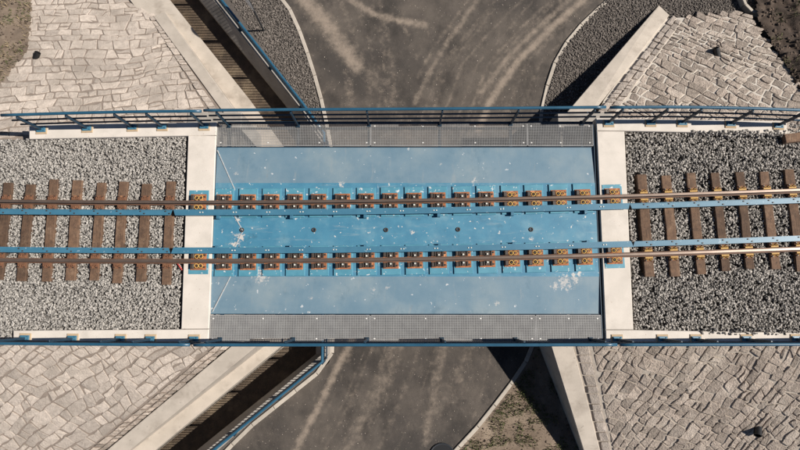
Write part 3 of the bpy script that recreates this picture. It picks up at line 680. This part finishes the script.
for i, (x, _) in enumerate(sleepX[::-1]): sleeper(x, 'brown timber sleeper, %s from the left abutment wall' % ordn[i], 'timber sleepers in ballast')
for i, (x, _) in enumerate(sleepXR): sleeper(x, 'brown timber sleeper, %s from the right abutment wall' % ordn[i], 'timber sleepers in ballast')
p = P(796, 138, .03); ls = MB()
ls.box(-.35, 1.1, -.12, .12, 0, .16, .012); o = ls.obj('loose_sleeper', WOOD, loc=(p.x, p.y, -.03)); o.rotation_euler.z = .12
tag(o, 'loose brown sleeper lying on the ballast near the right end of the upper railing', 'sleeper')

# ------------------------------------------------------------------ bridge deck
DLt, DLb, DRt, DRb = P(217.2, 147.5, 0), P(209.8, 314.5, 0), P(593.4, 145.5, 0), P(600.8, 314.5, 0)
xL, xR = (DLt.x+DLb.x)/2, (DRt.x+DRb.x)/2; yT, yB = (DLt.y+DRt.y)/2, (DLb.y+DRb.y)/2
yt1, yb1 = P(400, 183, 0).y, P(400, 276.5, 0).y
print('deck', xL, xR, yT, yB, yt1, yb1)
deck = empty('bridge_deck', (0, (yT+yB)/2, -.55)); tag(deck, 'bright blue painted steel bridge deck under the track', 'bridge')
D0 = deck.location
chips = [(240, 237, 4.5), (235, 244, 4), (262, 277, 6.5), (256, 272, 6), (565, 282, 7), (575, 279, 5), (555, 286, 4), (475, 181, 3.2), (342, 185, 3), (497, 303, 2), (238, 219, 2.5),
         (531, 239, 2), (412, 232, 2), (236, 173, 2.4), (372, 290, 2), (388, 287, 2.4), (310, 299, 2), (440, 164, 1.6), (300, 272, 3), (250, 268, 4), (580, 272, 3)]
CH = [(P(u, v, 0), r/38) for u, v, r in chips]
def plate(name, y0, y1, z0, z1, m, step=.035):
    nx, ny = int((xR-xL)/step), max(2, int(abs(y1-y0)/step)); rows = []; dv = []
    for j in range(ny+1):
        y = y0+(y1-y0)*j/ny
        rows.append([(xL+(xR-xL)*i/nx, y-D0.y, z0+(z1-z0)*j/ny-D0.z) for i in range(nx+1)])
    A = np.array(rows).reshape(-1, 3); d = np.zeros(len(A))
    for p, r in CH:
        d = np.maximum(d, .75*np.clip(1-np.hypot(A[:, 0]-p.x, (A[:, 1]+D0.y-p.y))/r/2.2, 0, 1))
    o = MB().loft(rows).obj(name, m, deck, smooth=True); at = o.data.attributes.new('chip', 'FLOAT', 'POINT'); at.data.foreach_set('value', d.astype(np.float32)); return o
mat_attr(BLUE, 'chip', (.55, .49, .43), .85, 13, .42, .66, 2.4); mat_attr(BLUEG, 'chip', (.50, .46, .42), .7, 13, .42, .72, 2.4)
plate('deck_plate', yb1, yt1, 0, 0, BLUE)
plate('side_plate', yB, yb1+.0, -.045, -.003, BLUEG); plate('side_plate', yt1, yT, -.003, -.045, BLUEG)
MB().box(xL+.01, xR-.01, yB-D0.y+.01, yT-D0.y-.01, 0, .55-.06).obj('girder', BRAIL, deck)
for (u0, v0, u1, v1_) in [(217, 150, 235, 190), (234, 215, 243, 231), (212, 312, 234, 270), (243, 231, 235, 247)]:     # raised weld seams
    a, b = P(u0, v0, .0)-D0, P(u1, v1_, .0)-D0; d = (b-a).normalized(); n = Vector((-d.y, d.x, 0))*.014
    zz = lambda q: .55+(.012 if abs(q.y+D0.y-(yT+yB)/2) < (yt1-yb1)/2 else -.018)
    MB().prism([(q.x, q.y, zz(r_)) for q, r_ in ((a-n, a), (b-n, b), (b+n, b), (a+n, a))], .49, .004).obj('weld_seam', mat('seam_%d' % u0, (.42, .40, .37), (.25, .3, .34), 14, .7), deck)
for s, y in ((-1, yB), (1, yT)):
    MB().box(xL, xR, min(y-D0.y, y-D0.y-s*.02), max(y-D0.y, y-D0.y-s*.02), .3, .55-.03).obj('edge_strip', BRAIL, deck)
pad_me = MB().box(-.245, .245, -.385, .385, -.01, .036, .010).mesh('rail_seat', BPAD)
seatX = [224, 248, 271.6, 295, 318.7, 342.7, 366.4, 390.4, 414.5, 438.4, 462.7, 486.7, 511.3, 535, 559.8, 584]
for s in (1, -1):
    for i, u in enumerate(seatX):
        x = tx(u, 200 if s > 0 else 258, .06); q = toff(x, s*GAU)
        o = inst('rail_seat', pad_me, deck, (q.x, q.y-D0.y, .55), ta(x)); fasten(o, i >= 12, .036)
apad_me = MB().box(-.255, .255, -.33, .33, -.02, .012, .006).mesh('rail_seat', BPAD)
for root, u in ((abL, 198.8), (abR, 613.5)):
    for s in (1, -1):
        x = tx(u, 200 if s > 0 else 258, .07); q = toff(x, s*GAU)-root.location
        o = inst('rail_seat', apad_me, root, (q.x, q.y, BT-root.location.z), ta(x)); fasten(o, True, .012)
ring_me = MB().torus(0, 0, .012, .045, .016, 14, 5).mesh('drain_ring', DARKST, smooth=True); hole_me = MB().cyl(0, 0, 0, .006, .04, 10).mesh('drain_cover', BRAIL)
for u, v in ((242, 230), (314, 230), (386, 230), (458, 229.5), (531, 229.5)):
    q = P(u, v, 0)-D0; r = inst('drain_ring', ring_me, deck, q); inst('drain_cover', hole_me, r)
# steel joint angle at the right-hand end, drawn tight on the left
MB().box(xR+.005, xR+.03, yB-.72-D0.y, yT+.6-D0.y, .2, .56, .004).obj('joint_angle', BRAIL, deck)
MB().box(xL-.022, xL-.004, yB-D0.y, yT-D0.y, .2, .556, .004).obj('joint_angle', BRAIL, deck)

# walkway gratings
def grating(u0, u1, y0, y1, label, pit=.030, w=.0030, hb=.014):
    x0, x1 = P(u0, 230, 0).x+.004, P(u1, 230, 0).x-.004
    root = empty('walkway_grating', ((x0+x1)/2, (y0+y1)/2, -.03)); tag(root, label, 'grating', 'steel walkway gratings')
    hx, hy = (x1-x0)/2, (y1-y0)/2; mb = MB()
    for a in ((-hx, hx, -hy, -hy+.014), (-hx, hx, hy-.014, hy), (-hx, -hx+.014, -hy, hy), (hx-.014, hx, -hy, hy)): mb.box(*a, 0, .034)
    mb.obj('frame', GALV, root)
    mb = MB()
    for i in range(1, int(2*hy/pit)+1):
        y = -hy+i*pit
        if y < hy-.01: mb.box(-hx+.01, hx-.01, y-w, y+w, .030-hb, .030)
    for i in range(1, int(2*hx/pit)+1):
        x = -hx+i*pit
        if x < hx-.01: mb.box(x-w, x+w, -hy+.01, hy-.01, .032-hb, .032)
    tag(mb.obj('mesh_bars', GALV, root), kind='stuff')
    n = max(2, round(2*hx/1.35))
    for i in range(n+1):
        for y in (-hy+.09, hy-.09):
            MB().box(-.02, .02, -.016, .016, .031, .040, .004).obj('clip', CLIPW, root, (min(max(-hx+2*hx*i/n, -hx+.1), hx-.1), y, 0))
yo1, yo0 = P(400, 122.8, 0).y, P(400, 342.3, 0).y
xa, xb = 209, 601.5
for i, (a, b, w) in enumerate(((213, 370, 'left-hand'), (370, 530, 'middle'), (530, 597.5, 'short right-hand'))):
    grating(a, b, yT+.012, yo1, '%s see-through steel grating of the upper walkway' % w)
for i, (a, b, w) in enumerate(((213, 371, 'left-hand'), (371, 533, 'middle'), (533, 597.5, 'short right-hand'))):
    grating(a, b, yo0, yB-.012, '%s grey steel grating of the lower walkway' % w, .036, .0066, .028)
# walkway brackets and stringers belong to the deck
topP = [228.7, 298, 369, 439.6, 510.7, 582]; botP = [220, 293, 367, 442, 515.6, 591]
for s, us in ((1, topP), (-1, botP)):
    ye, yi = (yo1, yT) if s > 0 else (yo0, yB)
    for u in us:
        x = P(u, 125 if s > 0 else 340, 0).x
        MB().box(x-.035, x+.035, min(ye, yi)-D0.y, max(ye, yi)-D0.y, .38, .55-.035).obj('walkway_bracket', BRAIL, deck)
    y = ye-s*.14; MB().box(xL, xR, y-.02-D0.y, y+.02-D0.y, .44, .55-.036).obj('walkway_stringer', BRAIL, deck)
    y = ye+s*.012; MB().box(xL, xR, y-.008-D0.y, y+.008-D0.y, .40, .60).obj('fascia', BRAIL, deck)

# ------------------------------------------------------------------ bridge railings
def railing(label, pts, zb, s, e0, e1, onconc):
    hand = 1.12-zb; h1, h2 = .715-zb, .375-zb
    ps = [P(u, v, zb) for u, v in pts]; c = ps[len(ps)//2]
    root = empty('railing', c); tag(root, label, 'railing', 'blue bridge railings')
    out_ = Vector((0, .05*s, 0))
    path = [ext(ps[1], ps[0], e0)]+ps+[ext(ps[-2], ps[-1], e1)]
    def rail(name, h, r, m, trim0, trim1, n=10):
        pa = [path[0].copy()]+path[1:-1]+[path[-1].copy()]; pa[0] = ext(ps[1], ps[0], e0-trim0); pa[-1] = ext(ps[-2], ps[-1], e1-trim1)
        MB().tube([p-c+out_+Vector((0, 0, h)) for p in pa], r, n).obj(name, m, root, smooth=True)
    rail('handrail', hand, .038, BHAND, 0, 0, 12); rail('mid_rail', h1, .024, BRAIL, 0, 0); rail('lower_rail', h2, .024, BRAIL, 0, 0)
    for i, p in enumerate(ps):
        q = p-c; d = (ps[min(i+1, len(ps)-1)]-ps[max(i-1, 0)]); a = math.atan2(d.y, d.x)
        mb = MB(); mb.box(-.02, .02, -.035, .035, .0, hand-.03, .004); mb.box(-.018, .018, min(0, .05*s), max(0, .05*s), h1-.01, h1+.01); mb.box(-.018, .018, min(0, .05*s), max(0, .05*s), h2-.01, h2+.01); mb.box(-.018, .018, min(0, .05*s), max(0, .05*s), hand-.05, hand-.03)
        po = mb.obj('post', BRAIL, root, q); po.rotation_euler.z = a
        if onconc:
            inst('base_plate', BASEP, po, (0, -.012*s, 0)); inst('grout_pad', GROUT, po, (0, -.03*s, 0))
        else: inst('base_plate', BASED, po, (0, 0, 0))
GM = mat('tan_grout', (.45, .33, .20), (.38, .28, .18), 12, .9, .2, 60)
BASEP = MB().box(-.115, .115, -.07, .07, -.012, .012, .004); 
for x in (-.085, .085): BASEP.cyl(x, -.03, .012, .04, .014, 6).cyl(x, .035, .012, .04, .014, 6)
BASEP = BASEP.mesh('base_plate', BGUARD); GROUT = MB().box(-.145, .145, -.1, .1, -.05, -.011, .008).mesh('grout_pad', GM)
BASED = MB().box(-.05, .05, -.06, .06, -.06, .012, .004).mesh('base_plate', BRAIL)
zc = BT+.035
railing('blue railing on the upper left concrete beam above the cream paving', [(41, 129), (86.7, 127.6), (132, 126.5), (162, 126), (204, 125.6)], zc, 1, .36, .27, True)
railing('long blue railing of the upper walkway across the bridge deck', [(228.7, 125.6), (298, 125), (369, 124.6), (439.6, 124.2), (510.7, 123.6), (582, 122.8)], .02, 1, .30, .25, False)
railing('blue railing on the upper right concrete beam above the buff paving', [(609, 122), (651, 121.7), (682.6, 122), (731, 123), (779, 124.8)], zc, 1, .33, .5, True)
railing('blue railing on the lower left concrete beam', [(24.5, 338.6), (72, 339), (120, 339.4), (150, 339.6), (193.6, 339.8)], zc, -1, 1.0, .27, True)
railing('long blue railing along the lower walkway across the bridge deck', [(220, 339.8), (293, 339.8), (367, 339.8), (442, 339.8), (515.6, 339.8), (591, 339.6)], .02, -1, .28, .25, False)
railing('blue railing on the lower right concrete beam', [(617.6, 339.8), (663, 339.7), (696.5, 339.6), (747, 339.5), (797, 339.4)], zc, -1, .32, .8, True)

# baluster railing along the drainage channel
fb = line([(218, 0), (309, 116), (328.5, 143), (327, 358), (225, 441)], -3.0); fb.insert(0, ext(fb[1], fb[0], 2.5)); fb.append(ext(fb[-2], fb[-1], 2.5))
c = Vector((fb[3].x, fb[3].y, -3.0)); froot = empty('channel_railing', c); tag(froot, 'blue baluster railing running beside the drainage channel at road level', 'railing')
MB().tube([p-c+Vector((0, 0, 1.1)) for p in fb], .045, 12).obj('handrail', BHAND, froot, smooth=True)
MB().tube([p-c+Vector((0, 0, .98)) for p in fb], .022, 8).obj('upper_rail', BRAIL, froot, smooth=True)
MB().tube([p-c+Vector((0, 0, .1)) for p in fb], .022, 8).obj('lower_rail', BRAIL, froot, smooth=True)
bal_me = MB().cyl(0, 0, .1, .98, .012, 6).mesh('baluster', BRAIL); post_me = MB().box(-.03, .03, -.03, .03, 0, 1.07).box(-.08, .08, -.06, .06, 0, .012).mesh('post', BRAIL)
for i, p in enumerate(resample(fb, .118)):
    if i % 14 == 4: inst('post', post_me, froot, p-c, .9)
    elif p.y < 2.6 and p.y > -2.0 and False: pass
    else: inst('baluster', bal_me, froot, p-c)

# round road sign whose disc throws its shadow on the channel ledge
sp = P(264, 31, GZ+.05); sroot = empty('road_sign', (sp.x, sp.y, GZ)); tag(sroot, 'thin dark pole of a round road sign standing in the gravel verge', 'sign')
MB().cyl(0, 0, 0, 2.42, .03, 10).obj('pole', DGREY, sroot, smooth=False)
import itertools
def disc(r, t, z, y):
    mb = MB(); n = 28; mb.add([(r*math.cos(2*math.pi*k/n), y-t/2, z+r*math.sin(2*math.pi*k/n)) for k in range(n)]+[(r*math.cos(2*math.pi*k/n), y+t/2, z+r*math.sin(2*math.pi*k/n)) for k in range(n)],
           [tuple(range(n)), tuple(range(2*n-1, n-1, -1))]+[(k, k+n, (k+1) % n+n, (k+1) % n) for k in range(n)]); return mb
dp = disc(.35, .012, 2.05, -.045).obj('disc', DGREY, sroot, fix=True); dp.rotation_euler.z = math.radians(-52)
df = disc(.345, .004, 2.05, -.054).obj('face', WHITE, dp, fix=True)

# drain pipe stubs sticking out of the paved slopes
def stub(u, v, pl, a, r, L, label):
    p = PP(u, v, pl); mb = MB(); n = 14; ro = Euler((0, math.radians(62), a)).to_matrix(); vs = []
    for rr, zz in ((r, -.12), (r, L), (r*.86, L), (r*.86, -.1)):
        for k in range(n): vs.append(ro @ Vector((rr*math.cos(2*math.pi*k/n), rr*math.sin(2*math.pi*k/n), zz)))
    f = [(j*n+k, j*n+(k+1) % n, (j+1)*n+(k+1) % n, (j+1)*n+k) for j in range(3) for k in range(n)]+[tuple(range(3*n, 4*n))]
    o = mb.add(vs, f).obj('drain_pipe', BLACK, loc=p, fix=False); tag(o, label, 'pipe', 'drain pipe stubs in the paving')
stub(36, 57, pTL, math.radians(50), .085, .16, 'black drain pipe stub in the cream paving beside the dry bank')
stub(717, 54, pTR, math.radians(115), .10, .2, 'black drain pipe stub in the upper right buff paving')
stub(758, 428, pBR, math.radians(-115), .10, .22, 'black drain pipe stub in the lower right buff paving')
# flat black disc with a rim in the road at the lower edge
mp = P(442, 456, GZ); ddisc = empty('dark_disc', (mp.x, mp.y, GZ+.02)); tag(ddisc, 'dark round disc in the road at the lower edge', 'dark_disc')
MB().cyl(0, 0, 0, .025, .34, 24).obj('disc_plate', BLACK, ddisc); MB().torus(0, 0, .012, .36, .03, 24, 5).obj('rim', DGREY, ddisc)
# striped marker and litter beside the left back wall
a, b = P(176, 262, .02), P(182, 270, .02)
MB().tube([a, (a+b)/2+Vector((.02, .0, .03)), b], .018, 6).obj('tape_scrap', REDT, smooth=True); o = bpy.data.objects['tape_scrap']; tag(o, 'red and dark scrap of tape by the left abutment wall', 'litter')
